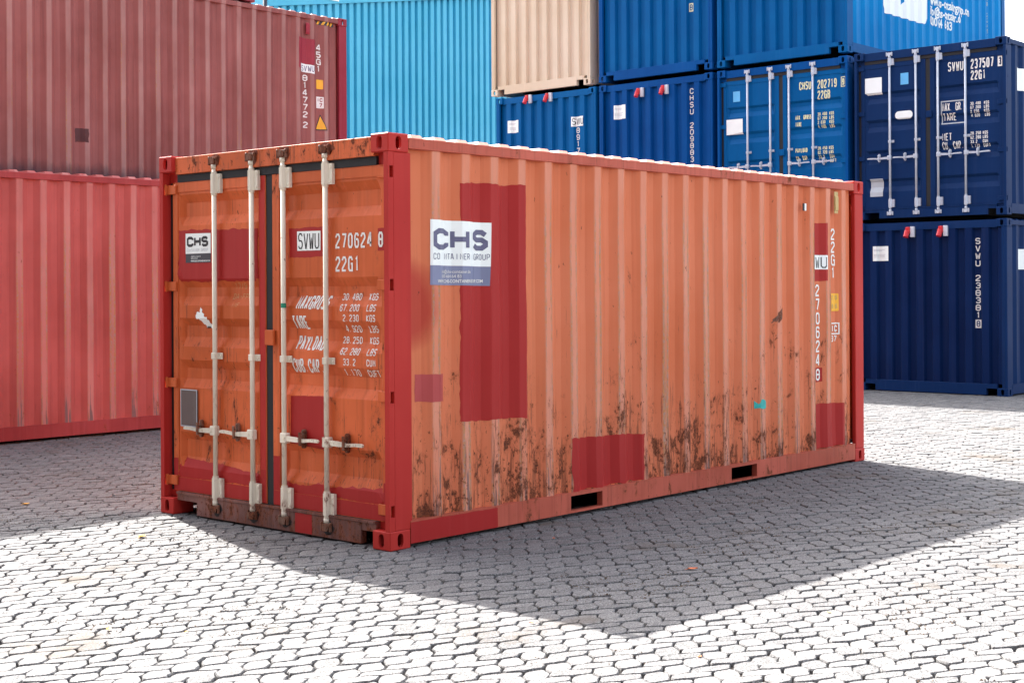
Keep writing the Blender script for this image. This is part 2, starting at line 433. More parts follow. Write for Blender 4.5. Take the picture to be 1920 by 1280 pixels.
END_P = trap_profile(.0895, .257, .08, W-.08, .108, .026, .050)      # vertical ribs of a blank end wall
DBANDS = [(2.31, 2.25, 2.15, 2.085), (1.70, 1.64, 1.575, 1.51), (1.42, 1.365, 1.285, 1.215), (1.12, 1.06, .985, .92), (.60, .545, .42, .345)]
BBANDS = [(1.965, 1.93, 1.87, 1.79), (1.54, 1.50, 1.43, 1.35), (1.07, 1.03, .93, .85), (.62, .58, .50, .42)]
def band_profile(bands, depth):
    pts = [(0., 0.)]
    for a, b, c, d in sorted(bands, key=lambda q: q[3]):
        pts += [(d, 0.), (c, depth), (b, depth), (a, 0.)]
    return pts+[(3., 0.)]

class Container:
    def __init__(s, name, label, group, loc, L=6.058, H=2.591, end='wall', frame=None, side=None, endm=None, roof=None, rail=None,
                 phase=.1135, pitch=.281, cast=None, bands=BBANDS, doorkw=None, pockets=True, head=None, sillm=None):
        s.L, s.H = L, H; s.loc = loc
        s.root = root = empty(name, loc, label, 'container', group)
        frame = frame or side; rail = rail or frame; cast = cast or frame; roof = roof or side; endm = endm or side
        head = head or rail; sillm = sillm or rail
        s.SP = trap_profile(phase, pitch, .195, L-.195, .072, .068, .036)
        s.y0 = .010                                   # crest plane of the near side wall
        # castings, posts
        for ix in (0, 1):
            for iy in (0, 1):
                for iz in (0, 1):
                    o = link(bpy.data.objects.new('corner_casting', casting_mesh(cast, ix, iy)), root)
                    o.location = (ix*(L-.178), iy*(W-.162), iz*(H-.118))
        zb, zt = .1185, H-.1185
        HZ = [2.35, 1.648, .95, .243] if end == 'door' else []
        for iy in (0, 1):
            e_ = .045 if end == 'door' else .055
            ya, yb = (.004, e_) if iy == 0 else (W-e_, W-.004)
            m = MB()
            if end == 'door':
                m.box(.046, .198, ya, yb, zb, zt, .004); m.box(.003, .014, ya, yb, zb, zt)
                cuts = sorted([z-.036 for z in HZ]+[z+.036 for z in HZ]); zz = [zb]+cuts+[zt]
                for k in range(0, len(zz), 2): m.box(.014, .046, ya, yb, zz[k], zz[k+1])
            else:
                m.box(.003, .198, ya, yb, zb, zt, .006)
                m.box(.004, .05, yb, yb+.03, zb, zt) if iy == 0 else m.box(.004, .05, ya-.03, ya, zb, zt)
            m.build('corner_post', frame, root)
            MB().box(L-.16, L-.003, ya, yb, zb, zt, .006).build('corner_post', frame, root)
        # rails
        for iy in (0, 1):
            ya, yb = (.001, .052) if iy == 0 else (W-.052, W-.001)
            MB().box(.179, L-.179, ya, yb, H-.091, H-.021, .004).build('top_side_rail', rail, root)
            m = MB()
            pk = [(1.757, 2.117), (3.815, 4.2)] if (pockets and L < 7) else []
            xs = [.179]+[q for p in pk for q in p]+[L-.179]
            for k in range(0, len(xs), 2): m.box(xs[k], xs[k+1], ya, yb, .026, .160)
            for a, b in pk: m.box(a, b, ya, yb, .026, .040); m.box(a, b, ya, yb, .146, .160)
            yl = (ya-.0005, yb+.012) if iy == 0 else (ya-.012, yb+.0005)
            m.box(.179, L-.179, yl[0], yl[1], .1605, .170)
            m.build('bottom_side_rail', rail, root)
        # near / far ends
        xs = .030
        m = MB().box(xs, xs+.05, .163, W-.163, H-.135 if end == 'door' else H-.125, H-.012, .003)
        m.box(xs+.05, .17, .163, W-.163, H-.03, H-.02); m.build('end_header', head, root)
        MB().box(L-.08, L-.03, .163, W-.163, H-.125, H-.012, .003).build('end_header', head, root)
        m = MB()
        if end == 'door':
            m.box(xs, xs+.05, .30, W-.40, .012, .150, .003); m.box(xs+.004, xs+.05, .163, .30, .10, .150); m.box(xs+.004, xs+.05, W-.40, W-.163, .105, .150)
            m.box(xs-.006, xs+.05, .163, W-.163, .1502, .166)
        else:
            m.box(xs-.02, xs+.05, .33, W-.33, .012, .175, .003); m.box(xs-.02, xs+.05, .163, .33, .11, .175); m.box(xs-.02, xs+.05, W-.33, W-.163, .11, .175)
        m.build('end_sill', sillm, root)
        MB().box(L-.08, L-.03, .163, W-.163, .012, .17, .003).build('end_sill', sillm, root)
        # walls
        zs = (.168, H-.088)
        s.seed = loc[0]*1.7+loc[1]*3.1+loc[2]; s.ZB = [zs[0]+(zs[1]-zs[0])*k/16 for k in range(17)]
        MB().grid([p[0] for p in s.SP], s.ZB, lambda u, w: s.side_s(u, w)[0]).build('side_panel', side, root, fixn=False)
        MB().grid([p[0] for p in s.SP], zs, lambda u, w: (u, W-s.y0-interp(s.SP, u), w)).build('side_panel', side, root, fixn=False)
        MB().grid([p[0] for p in END_P], (.168, H-.12), lambda u, w: (L-.04-interp(END_P, u), u, w)).build('end_panel', endm, root, fixn=False)
        # roof with transverse raised corrugations, floor
        RP = trap_profile(.30, .209, .16, L-.16, .085, .03, .030)
        ys = [.020, .030, .065, W-.065, W-.030, W-.020]; tp = [0, 0, 1, 1, 0, 0]
        RX = []
        for a, b in zip(RP, RP[1:]): RX += [a, ((a[0]+b[0])/2, (a[1]+b[1])/2)]
        RX.append(RP[-1])
        zz = H-.0235
        MB().grid([p[0] for p in RX], ys, lambda u, w: (u, w, zz+(.030-interp(RP, u))*tp[ys.index(w)])).build('roof_panel', roof, root, fixn=False)
        m = MB().box(.09, L-.09, .056, W-.056, .1705, .20); m.box(.3, L-.3, .55, .58, .03, .17); m.box(.3, L-.3, W-.58, W-.55, .03, .17)
        m.build('floor', M['dark'], root)
        s.bands = bands
        if end == 'wall':
            MB().grid([p[0] for p in END_P], (.176, H-.124), lambda u, w: (.034+interp(END_P, u), u, w)).build('end_panel', endm, root, fixn=False)
        else:
            s.doors(endm, frame, HZ, **(doorkw or {}))
    # surfaces for decals
    def side_s(s, u, v):
        e = min(1., max(0., min(v-.168, s.H-.088-v)/.25))*min(1., max(0., min(u-.2, s.L-.2-u)/.3))
        q = mnoise.noise(Vector((u*.9, v*1.2, s.seed)))*.0055+mnoise.noise(Vector((u*3.3, v*2.6, s.seed+7)))*.0028
        return (u, s.y0+interp(s.SP, u)+.004*e+q*e, v), (0, -1, 0)
    def end_s(s, u, v):
        return (.034+interp(END_P, -u), -u, v), (-1, 0, 0)
    def door_s(s, u, v):
        y = -u
        inp = (s.pl[0] < y < s.pl[1]) or (s.pr[0] < y < s.pr[1])
        return ((s.xp+interp(s.DP, v)) if inp else s.xf, y, v), (-1, 0, 0)
    def sd(s, name, polys, mat, eps=.0018, parent=None, label=None):
        return decal(name, polys, s.side_s, [(0, [p[0] for p in s.SP]), (1, s.ZB)], mat, parent or s.root, eps, label)
    def ed(s, name, polys, mat, eps=.0018, parent=None, label=None):
        return decal(name, polys, s.end_s, (0, [-p[0] for p in END_P]), mat, parent or s.root, eps, label)
    def dd(s, name, polys, mat, parent, eps=.0018, label=None):
        return decal(name, polys, s.door_s, (1, [p[0] for p in s.DP]), mat, parent, eps, label)
    # door end
    def doors(s, mat, frame, HZ, rods=(1.812, 1.392, 1.055, .625), rodm=None, camm=None, gask=None, hz=.632, brz=((2.30, 2.435), (1.135, 1.18), (.16, .30)),
              handle_dir=(1, 1, -1, -1), hinge_m=None, zt=2.40, zbot=.168, latch=1.297, hlen=.36, red_inner=None, jam=None):
        root = s.root; H = s.H
        s.xf, s.xp = .055, .0625
        s.DP = band_profile(s.bands, .034)
        s.pl, s.pr = (1.345, 2.285), (.118, 1.128)
        hinge_m = hinge_m or mat; gask = gask or M['rubber']
        leaf = []
        for (fa, fb), (pa, pb) in (((1.274, 2.345), s.pl), ((.064, 1.203), s.pr)):
            m = MB()
            m.box(s.xf, .1, fa, pa, zbot, zt, .003); m.box(s.xf, .1, pb, fb, zbot, zt, .003)
            m.box(s.xf+.0004, .1, pa, pb, zt-.07, zt-.0004); m.box(s.xf+.0004, .1, pa, pb, zbot+.0004, zbot+.10)
            zz = [zbot+.10]+[p[0] for p in s.DP if zbot+.10 < p[0] < zt-.07]+[zt-.07]
            yy = [pa, pa+.012, pa+.05, pb-.05, pb-.012, pb]; tp = dict(zip(yy, (0,0,1,1,0,0)))
            m.grid(yy, zz, lambda u, w: (s.xp+interp(s.DP, w)*tp[u], u, w))
            leaf.append(m.build('door', mat, root, fixn=False))
        s.leaf = leaf
        # rubber seals
        for a in ((.050, .2, .160, W-.160, zt+.001, H-.1352), (.062, .2, 1.2035, 1.2735, .167, zt), (.066, .2, .0455, .0635, .167, zt), (.072, .2, 2.3455, W-.0455, .167, zt)):
            MB().box(*a).build('gasket', gask, root)
        MB().box(.048, .2, .165, W-.165, .1663, .1678).build('gasket', gask, root)
        for a in ((.070, .2, .0465, .1625, .119, zbot-.001), (.070, .2, W-.1625, W-.0465, .119, zbot-.001), (.070, .2, .0465, .1595, zt+.001, H-.119), (.070, .2, W-.1595, W-.0465, zt+.001, H-.119)):
            MB().box(*a).build('jamb', jam or frame, root)
        # hinges
        for z in HZ:
            for side in (0, 1):
                f = (lambda a, b: (a, b)) if side == 0 else (lambda a, b: (W-b, W-a))
                m = MB()
                y0, y1 = f(.052, .15); m.box(.038, .0545, y0, y1, z-.034, z+.034, .004)
                y0, y1 = f(.030, .052); m.box(.020, .044, y0, y1, z-.033, z+.033, .004)
                p = .038 if side == 0 else W-.038
                m.tube((.031, p, z-.040), (.031, p, z+.040), .011, 10)
                m.build('hinge', hinge_m, leaf[1-side])
        rodm = rodm or M['rod_grey']; camm = camm or rodm
        for i, y in enumerate(rods):
            lf = leaf[0] if i < 2 else leaf[1]
            MB().tube((.030, y, .10), (.030, y, H-.09), .0170, 14).build('locking_bar', rodm, lf, True)
            for z, sg in ((H-.062, 1), (.085, -1)):
                m = MB(); m.tube((.030, y, z-.026*sg), (.030, y, z-.055*sg), .0225, 12); m.build('cam_collar', rodm, lf, True)
                m = MB(); m.prism([(y-.020, z-.028), (y+.020, z-.028), (y+.030, z-.008), (y+.026, z+.018), (y+.008, z+.026), (y-.024, z+.020), (y-.032, z-.006)], 0, .008, .0285)
                m.box(.012, .0295, y-.052, y-.034, z-.03, z+.03, .004); m.box(.012, .0295, y+.034, y+.052, z-.03, z+.03, .004)
                m.box(.010, .018, y-.046, y-.012, z+.004, z+.022, .002)
                m.build('cam_keeper', camm, lf)
            for j, (za, zb2) in enumerate(brz):
                m = MB()
                if j == 1:
                    m.box(.011, .054, y-.0235, y+.0235, za, zb2, .004); m.box(.044, .054, y-.062, y-.0235, za, zb2, .002)
                    for q in (-.046,): m.tube((.0435, y+q, (za+zb2)/2), (.037, y+q, (za+zb2)/2), .008, 8)
                else:
                    m.prism([(.0545, y+.026), (.022, y+.026), (.008, y+.014), (.008, y-.014), (.022, y-.026), (.030, y-.030), (.030, y-.066), (.0545, y-.066)], 2, za, zb2)
                    for q in (.022, zb2-za-.022): m.tube((.0305, y-.050, za+q), (.0255, y-.050, za+q), .0085, 8)
                    m.tube((.030, y, za-.016), (.030, y, za), .0215, 12); m.tube((.030, y, zb2), (.030, y, zb2+.014), .0215, 12)
                m.build('bearing_bracket', rodm, lf)
            d = handle_dir[i]; z = hz
            m = MB(); m.box(.006, .052, min(y-.022*d, y+.040*d), max(y-.022*d, y+.040*d), z-.034, z+.034, .006)
            m.tube((.0055, y+.022*d, z), (.000, y+.022*d, z), .010, 8)
            m.build('handle_hub', rodm, lf)
            pr = [(.040, -.018), (.040, .016), (.13, .012), (.20, .004), (.28, .010), (hlen-.02, .012), (hlen, .004), (hlen-.004, -.010), (.28, -.010), (.20, -.018), (.13, -.020)]
            m = MB(); m.prism([(y+a*d, z+b) for a, b in pr], 0, .014, .030); m.build('handle', rodm, lf)
            yc = y-.0+.185*d
            m = MB(); m.prism([(yc+.018*math.cos(R_(t))*1.0, z+.004+(.045 if math.sin(R_(t)) > 0 else -.045)+.018*math.sin(R_(t))) for t in range(0, 360, 30)], 0, .036, .0545)
            m.box(.004, .036, yc-.012, yc+.012, z-.040, z-.022, .004); m.box(.003, .034, yc-.012, yc+.012, z+.018, z+.030, .004)
            m.box(.003, .012, yc-.012, yc+.012, z-.022, z+.050, .003)
            m.tube((.0355, yc, z+.05), (.028, yc, z+.05), .008, 8)
            m.build('handle_catch', camm, lf)
        if latch:
            MB().box(.030, .054, 1.165, 1.262, latch-.052, latch+.052, .006).build('centre_latch', hinge_m, leaf[1])

# ------------------------------------------------------------------ ground and paving
def ground_mat(name, dark=False):
    t = NT(name); c = t.coord('Object')
    n = t.noise(c, .5, 5, .6); f = t.noise(c, 90., 4, .7)
    if dark:
        n2 = t.noise(c, 3., 4, .6)
        col = t.mix(t.rng(n2, .4, .62), srgb(34, 30, 29), srgb(70, 58, 50))
        col = t.mix(t.rng(f, .40, .62), col, srgb(24, 21, 22))
        t.bump(f, .8, .01)
    else:
        col = t.mix(t.rng(n, .3, .7), srgb(100, 98, 97), srgb(112, 110, 107))
        col = t.mix(t.math('MULTIPLY', t.rng(f, .5, .65), .4), col, srgb(96, 92, 90))
    return t.fin(col, .9, 0, .2)
def paver_mat():
    t = NT('concrete_paving_stone'); c = t.coord('Object')
    a = t.t.nodes.new('ShaderNodeAttribute'); a.attribute_name = 'tint'
    big = t.noise(c, .35, 4, .6)
    col = t.mix(a.outputs['Fac'], srgb(90, 89, 88), srgb(119, 117, 115))
    col = t.mix(t.math('MULTIPLY', t.rng(big, .42, .66), .35), col, srgb(90, 86, 85))
    sp = t.noise(c, 105., 4, .8)
    col = t.mix(t.math('MULTIPLY', t.rng(sp, .51, .58), .85), col, srgb(44, 43, 46))
    sp2 = t.noise(t.scale(c, (1,1,1), (7, 3, 0)), 95., 3, .75)
    col = t.mix(t.math('MULTIPLY', t.rng(sp2, .54, .62), .7), col, srgb(160, 158, 158))
    # sandy dirt lying in patches
    d = t.noise(t.scale(c, (1,1,1), (2, 9, 0)), .8, 6, .7)
    col = t.mix(t.math('MULTIPLY', t.rng(d, .58, .70), .9), col, srgb(84, 74, 64))
    t.bump(sp, .5, .003)
    return t.fin(col, .85, 0, .25)
G = MB().grid([-250, -12, 40, 250], [-250, -12, 40, 250], lambda u, w: (u, w, -.044)).build('ground', ground_mat('distant_pavement'), fixn=False)
G['kind'] = 'structure'
MP = paver_mat()
U = .1010                     # half-length module of a paving stone
E1 = Vector((math.cos(R_(-28)), math.sin(R_(-28))))*1.05; E2 = Vector((math.cos(R_(43)), math.sin(R_(43))))*.76
AMP = .135
def disp(i, j):
    """every lattice corner is the middle of one stone's long side and is pushed outwards there"""
    for (x, y) in ((i-1, j),):                       # stone lying along e1, corner on its lower side
        if (x-y) % 4 == 0: return (0, -AMP)
    if (i-1-(j-1)) % 4 == 0: return (0, AMP)         # on its upper side
    if (i-(j-1)) % 4 == 3: return (-AMP, 0)          # stone along e2, corner on its left side
    return (AMP, 0)
def lat(i, j):
    d = disp(i, j); return (E1*(i+d[0])+E2*(j+d[1]))*U+Vector((-7, -7))
camp = Vector(CAM_POS[:2]); cf = Vector((math.cos(YAW), math.sin(YAW))); cr = Vector((cf.y, -cf.x))
FOOT = [(0, 6.06, 0, W), (-5.2, 8.83, 7.6, 10.05), (14.2, 20.3, 2.05, 12.1)]
def smooth_poly(P, r):
    """chaikin-like rounded corners and worn, slightly wavy edges"""
    out = []; n = len(P)
    for k in range(n):
        p, a, b = P[k], P[k-1], P[(k+1) % n]
        out.append(p+(a-p)*.13); out.append(p+(b-p)*.13)
        out.append((p+b)/2)
    return [q+Vector((r.uniform(-1, 1), r.uniform(-1, 1)))*.0038 for q in out]
stones = []
N = 300
for i in range(-330, 340):
    for j in range(-120, 600):
        s = (i-j) % 4
        if s not in (0, 3): continue
        cell = Vector((i+1, j+.5)) if s == 0 else Vector((i+.5, j+1))
        w = (E1*cell.x+E2*cell.y)*U+Vector((-7, -7))
        d = (w-camp).dot(cf)
        if d < 3.6 or d > 27: continue
        lx = (w-camp).dot(cr)
        if abs(lx) > .40*d+.9: continue
        if any(a+.25 < w.x < b-.25 and c_+.25 < w.y < d_-.25 for a, b, c_, d_ in FOOT): continue
        stones.append((d, lx, i, j, s, w))
stones.sort(key=lambda q: q[0])
def stone_geo(i, j, s, w, d):
    r = random.Random(i*7919+j*104729)
    if s == 0: P = [lat(i, j), lat(i+1, j), lat(i+2, j), lat(i+2, j+1), lat(i+1, j+1), lat(i, j+1)]
    else: P = [lat(i, j), lat(i+1, j), lat(i+1, j+1), lat(i+1, j+2), lat(i, j+2), lat(i, j+1)]
    c = sum(P, Vector((0, 0)))/6
    if d < 16: Q = smooth_poly(P, r)
    else: Q = P
    dz = r.gauss(0, .0020); tx, ty = r.gauss(0, .012), r.gauss(0, .012)
    off = Vector((r.uniform(-1, 1), r.uniform(-1, 1)))*.0034
    rings = []
    for k, (g, h) in enumerate(((.0040, -.040), (.0044, -.0062), (.0090, 0.))):
        ring = []
        for q in Q:
            v = q-c; L_ = v.length; v = v*((L_-g)/L_)+off
            p = c+v; ring.append((p.x, p.y, h+dz+v.x*tx+v.y*ty))
        rings.append(ring)
    n = len(Q); vs_ = rings[0]+rings[1]+rings[2]
    fs = [tuple(2*n+k for k in range(n))]
    for a in (0, 1): fs += [(a*n+k, a*n+(k+1) % n, (a+1)*n+(k+1) % n, (a+1)*n+k) for k in range(n)]
    return vs_, fs, min(1, max(0, r.gauss(.5, .24)))
def base_h(x, y):
    n = mnoise.fractal(Vector((x*.9, y*.9, 3.)), 1.0, 2.0, 3); f = mnoise.noise(Vector((x*5.5, y*5.5, 8.)))
    return -.0275+.013*max(0, min(1, (n+.05)*1.6))+.0075*f
pv = MB()
xs_ = [-7+.10*k for k in range(0, 320)]; ys_ = [-8+.10*k for k in range(0, 320)]
keep = {}
for x in xs_:
    for y in ys_:
        d = (Vector((x, y))-camp).dot(cf); lx = (Vector((x, y))-camp).dot(cr)
        if 3.0 < d < 27.5 and abs(lx) < .40*d+1.2: keep[(x, y)] = len(pv.v); pv.v.append((x, y, base_h(x, y)))
for a in range(len(xs_)-1):
    for b in range(len(ys_)-1):
        q = [(xs_[a], ys_[b]), (xs_[a+1], ys_[b]), (xs_[a+1], ys_[b+1]), (xs_[a], ys_[b+1])]
        if all(p in keep for p in q): pv.f.append(tuple(keep[p] for p in q))
pavement = pv.build('pavement', ground_mat('joint_sand', True), fixn=False)
pavement['kind'] = 'structure'
def tinted(me, vals):
    a = me.attributes.new('tint', 'FLOAT', 'POINT'); a.data.foreach_set('value', vals)
rest = MB(); rt_ = []; cnt = 0
for d, lx, i, j, s, w in stones:
    vs_, fs, tn = stone_geo(i, j, s, w, d)
    ypx = 535+FPX*CAM_POS[2]/d; xpx = 960+FPX*lx/d
    if cnt < N and 0 < xpx < 1920 and ypx < 1290:
        m = MB().add(vs_, fs); me = m.mesh('paving_stone', MP, fixn=False); tinted(me, [tn]*len(vs_))
        link(bpy.data.objects.new('paving_stone', me), pavement); cnt += 1
    else:
        rest.add(vs_, fs); rt_ += [tn]*len(vs_)
me = rest.mesh('paving_stones', MP, fixn=False); tinted(me, rt_)
o = link(bpy.data.objects.new('paving_stones', me), pavement); o['kind'] = 'stuff'

# crumbs of soil and sand swept into the joints
gr = MB(); g_ = random.Random(77); tries = 0
cand = [q for q in stones if q[0] < 11 and abs(q[1]) < .37*q[0]]
while len(gr.f) < 4*9000 and tries < 200000:
    tries += 1
    d, lx, i, j, s, w = cand[int(len(cand)*g_.random()**1.3)]
    p = lat(i, j)+(lat(i+1, j)-lat(i, j))*g_.random()+Vector((g_.gauss(0, .010), g_.gauss(0, .010)))
    n = mnoise.fractal(Vector((p.x*.9, p.y*.9, 21.)), 1.0, 2.0, 3)
    if n < .10+.5*g_.random() - (.22 if d < 7.5 else 0): continue
    if n < .25: z = -.006
    else: z = .0005; p += Vector((g_.gauss(0, .02), g_.gauss(0, .02)))
    a = g_.uniform(.0022, .0058)*(1.6 if g_.random() < .08 else 1); t_ = g_.random()*6.28
    b = [(p.x+a*math.cos(t_+k*2.1)*g_.uniform(.6, 1.3), p.y+a*math.sin(t_+k*2.1)*g_.uniform(.6, 1.3), z) for k in range(3)]
    gr.add(b+[(p.x, p.y, z+a*g_.uniform(.5, 1.1))], [(0, 1, 3), (1, 2, 3), (2, 0, 3), (0, 2, 1)])
t = NT('soil_crumbs'); t.fin(t.mix(t.rng(t.noise(t.coord(), 40., 2), .35, .65), srgb(62, 48, 38), srgb(116, 96, 76)), .9, 0, .2)
gr_o = gr.build('soil_crumbs', t.m, pavement, fixn=False); gr_o['kind'] = 'stuff'

# ------------------------------------------------------------------ the orange container in front
K = Container('shipping_container', 'rusty orange container with red patches standing alone in the foreground', None, (0, 0, 0), end='door',
    frame=M['red'], side=M['o_side'], endm=M['o_door'], roof=M['o_roof'], rail=M['o_rail'], head=M['o_head'], sillm=M['sill'],
    phase=.1524, pitch=.2776, bands=DBANDS, doorkw=dict(rodm=M['cream'], camm=M['rustcam'], gask=M['rubber']))
# painted-over areas and stickers on the long side
K.sd('paint_patch', rough_quad([(.655,.755),(1.315,.732),(1.306,2.325),(.658,2.31)], .006, .03, 3), M['patch'], .0014)
K.sd('paint_patch', rough_quad([(1.79,.172),(2.632,.172),(2.654,.519),(1.785,.55)], .008, .03, 4), M['patch'], .0014)
K.sd('paint_patch', rough_quad([(5.222,.172),(5.698,.174),(5.703,.558),(5.205,.577)], .004, .04, 5), M['patch'], .0014)
K.sd('paint_patch', rough_quad([(.263,.905),(.513,.896),(.514,1.072),(.264,1.08)], .003, .03, 6), M['patch2'], .0014)
K.sd('paint_patch', rough_quad([(5.20,1.667),(5.415,1.672),(5.421,2.191),(5.206,2.184)], .003, .04, 7), M['patch'], .0014)
K.sd('paint_patch', rough_quad([(5.215,.765),(5.345,.77),(5.345,.895),(5.215,.895)], .002, .03, 8), M['patch'], .0014)
st = K.sd('sticker', [([(.379,1.772),(.946,1.766),(.953,2.058),(.381,2.065)], 0)], M['film'], .0034)
st = K.sd('sticker', [([(.378,1.646),(.939,1.638),(.946,1.7655),(.379,1.7715)], 0)], M['filmgrey'], .0030)
logo = []
for ch, a, b in (('C', .402, .172), ('H', .590, .146), ('S', .800, .128)): logo += text2d(ch, a, 1.872, b, .138, 1, .24)
K.sd('lettering', logo, M['inkgrey'], .0048)
K.sd('lettering', text2d('CO', .401, 1.810, .025, .040, .0335, .11)+text2d('NTAINER', .535, 1.810, .023, .040, .0300, .11)+text2d('GROUP', .812, 1.810, .021, .040, .0268, .11), M['inkgrey'], .0048)
K.sd('lettering', bfont('info@chs-container.de', .49, 1.722, .030, .92)+bfont('0800 664 64 83', .49, 1.692, .030, .92)+bfont('WWW.CHS-CONTAINERGROUP.COM', .44, 1.660, .0300, .88, .0006), M['white'], .0046)
K.sd('sticker', rect(5.183, 5.416, 1.773, 1.9), M['film'], .0034)
K.sd('lettering', text2d('VWU', 5.187, 1.785, .062, .103, .0745, .10), M['ink'], .0048)
K.sd('lettering', text2d('270624', 5.250, 1.530, .068, .108, .1245, .16, vertical=True)+text2d('8', 5.250, .780, .068, .105, .1, .16), M['white'], .0040)
K.sd('lettering', text2d('22G1', 5.533, 2.040, .068, .104, .1165, .16, vertical=True), M['white'], .0040)
K.sd('sticker', rounded(5.48, 5.632, 1.396, 1.556, .010), M['yellow'], .0034)
K.sd('lettering', text2d('2.6', 5.535, 1.500, .024, .04, .029, .14)+text2d('8.6', 5.535, 1.42, .024, .04, .029, .14), M['vent'], .0048)
K.sd('lettering', [(q, 0) for q in stroke_quads([(5.49,1.19),(5.632,1.19),(5.632,1.285),(5.49,1.285)], .006, True)]+text2d('IC', 5.527, 1.207, .036, .062, .050, .2)+text2d('37', 5.515, 1.118, .042, .056, .054, .18), M['white'], .0040)
mm = MB().prism([(-.004,2.31),(-.004,2.43),(.010,2.445),(.010,2.295)], 0, 5.53, 5.585); mm.box(5.525, 5.59, .004, .0098, 2.28, 2.475); mm.build('air_vent', M['vent'], K.root)
MB().box(4.995, 5.024, -.001, .0098, 2.284, 2.348, .002).build('tag', M['film'], K.root); MB().box(4.972, 4.9945, -.001, .0098, 2.284, 2.348, .002).build('tag', M['filmdark'], K.root)
r_ = random.Random(5)
K.sd('tape_scrap', rough_quad([(4.228,.60),(4.40,.60),(4.405,.645),(4.30,.675)], .006, .02, 12)+[([(4.223,.60),(4.262,.602),(4.27,.63),(4.222,.665)], 1)], M['turq'], .0022)
sc = []
for k in range(22):
    a = r_.uniform(-.05, .05); b = r_.uniform(-.045, .045); l = r_.uniform(.03, .085); w = r_.uniform(.002, .008)
    p = Vector((4.575+a+b*.9, 1.352+b)); q = p+Vector((l, l*r_.uniform(.6, 1.0))); m_ = (p+q)/2+Vector((r_.uniform(-.008, .008), r_.uniform(-.008, .008)))
    sc += [(x_, k % 4) for x_ in stroke_quads([p, m_, q], w, False)]
K.sd('rust_scuff', sc, M['rustcam'], .0012)
# bottom rail repaint
flat0 = lambda u, v: ((u, .0006, v), (0, -1, 0))
decal('paint_patch', rough_quad([(.1795,.0275),(.988,.0275),(.985,.159),(.1795,.159)], .0015, .03, 15), flat0, (0, []), M['patch'], K.root, .0012)
# doors: door coordinate u = -y
LD, RD = K.leaf
def dpatch(c, mat, leaf, seed, amp=.008, eps=.0014): K.dd('paint_patch', rough_quad([(-y, z) for y, z in c], amp, .025, seed), mat, leaf, eps)
dpatch([(2.283,1.682),(1.36,1.682),(1.36,2.040),(2.283,2.054)], M['patch'], LD, 21, .006)
flatf = lambda u, v: ((.055, -u, v), (-1, 0, 0))
decal('paint_patch', [([(-1.342,.40),(-1.277,.40),(-1.277,2.396),(-1.342,2.396)], 0)], flatf, (0, []), M['red'], LD, .0012)
dpatch([(2.284,.2685),(1.346,.2685),(1.346,.355),(1.88,.398),(2.284,.402)], M['patch'], LD, 22, .006)
for (a, b, leaf, za, zb_, sd) in ((1.277, 2.342, LD, .172, .2675, 31), (.068, 1.20, RD, .172, .2675, 33)):
    decal('paint_patch', [([(-b, za), (-a, za), (-a, zb_), (-b, zb_)], 0)], flatf, (0, []), M['patch'], leaf, .0010)
decal('paint_patch', rough_quad([(-2.342,.268),(-2.288,.268),(-2.288,.404),(-2.342,.402)], .002, .02, 34), flatf, (0, []), M['patch'], LD, .0010)
decal('paint_patch', rough_quad([(-1.342,.268),(-1.277,.268),(-1.277,.3985),(-1.342,.3985)], .001, .02, 35), flatf, (0, []), M['patch'], LD, .0010)
decal('paint_patch', rough_quad([(-1.199,.268),(-1.131,.268),(-1.131,.505),(-1.199,.500)], .002, .02, 36), flatf, (0, []), M['patch'], RD, .0010)
decal('paint_patch', rough_quad([(-.115,.268),(-.067,.268),(-.067,.412),(-.115,.408)], .002, .02, 37), flatf, (0, []), M['patch'], RD, .0010)
dpatch([(1.127,.2685),(.119,.2685),(.119,.36),(1.127,.335)], M['patch'], RD, 23, .010)
dpatch([(1.03,1.832),(.66,1.835),(.66,2.032),(1.032,2.028)], M['patch'], RD, 24, .004)
dpatch([(1.024,.595),(.66,.570),(.66,.925),(1.022,.912)], M['patch'], RD, 25, .002)
dpatch([(.163,1.862),(.1195,1.862),(.1195,2.005),(.163,2.003)], M['patch'], RD, 26, .001)
decal('paint_patch', rough_quad([(-.1165,1.862),(-.094,1.862),(-.094,2.004),(-.1165,2.004)], .001, .02, 27), flatf, (0, []), M['patch'], RD, .0010)
K.dd('sticker', [([(-2.195,1.882),(-1.897,1.882),(-1.896,2.024),(-2.195,2.028)], 0)], M['film'], LD, .0032)
K.dd('sticker', [([(-2.195,1.8165),(-1.897,1.8165),(-1.897,1.8815),(-2.195,1.8815)], 0)], M['filmdark'], LD, .0032)
lg = []
for k, ch in enumerate('CHS'): lg += text2d(ch, -2.178+.087*k, 1.930, .080, .074, 1, .26)
K.dd('lettering', lg, M['ink'], LD, .0046)
K.dd('lettering', text2d('CONTAINER GROUP', -2.178, 1.898, .0125, .020, .0172, .11), M['inkpale'], LD, .0046)
K.dd('lettering', bfont('info@chs-container.de', -2.13, 1.858, .014, .9)+bfont('0800 664 64 83', -2.13, 1.843, .014, .9)+bfont('WWW.CHS-CONTAINERGROUP.COM', -2.13, 1.824, .0148, .9, .0004), M['film'], LD, .0046)
K.dd('sticker', [([(-.945,1.878),(-.710,1.877),(-.709,2.004),(-.947,2.006)], 0)], M['film'], RD, .0032)
K.dd('lettering', text2d('SVWU', -.934, 1.888, .046, .106, .0555, .09), M['ink'], RD, .0046)
K.dd('lettering', text2d('270624', -.562, 1.884, .046, .097, .0605, .14)+text2d('22G1', -.562, 1.735, .046, .098, .0605, .14), M['white'], RD, .0036)
decal('lettering', text2d('8', -.149, 1.884, .044, .097, .06, .15), lambda u, v: ((.0545, -u, v), (-1, 0, 0)), (0, []), M['white'], RD, .0030)
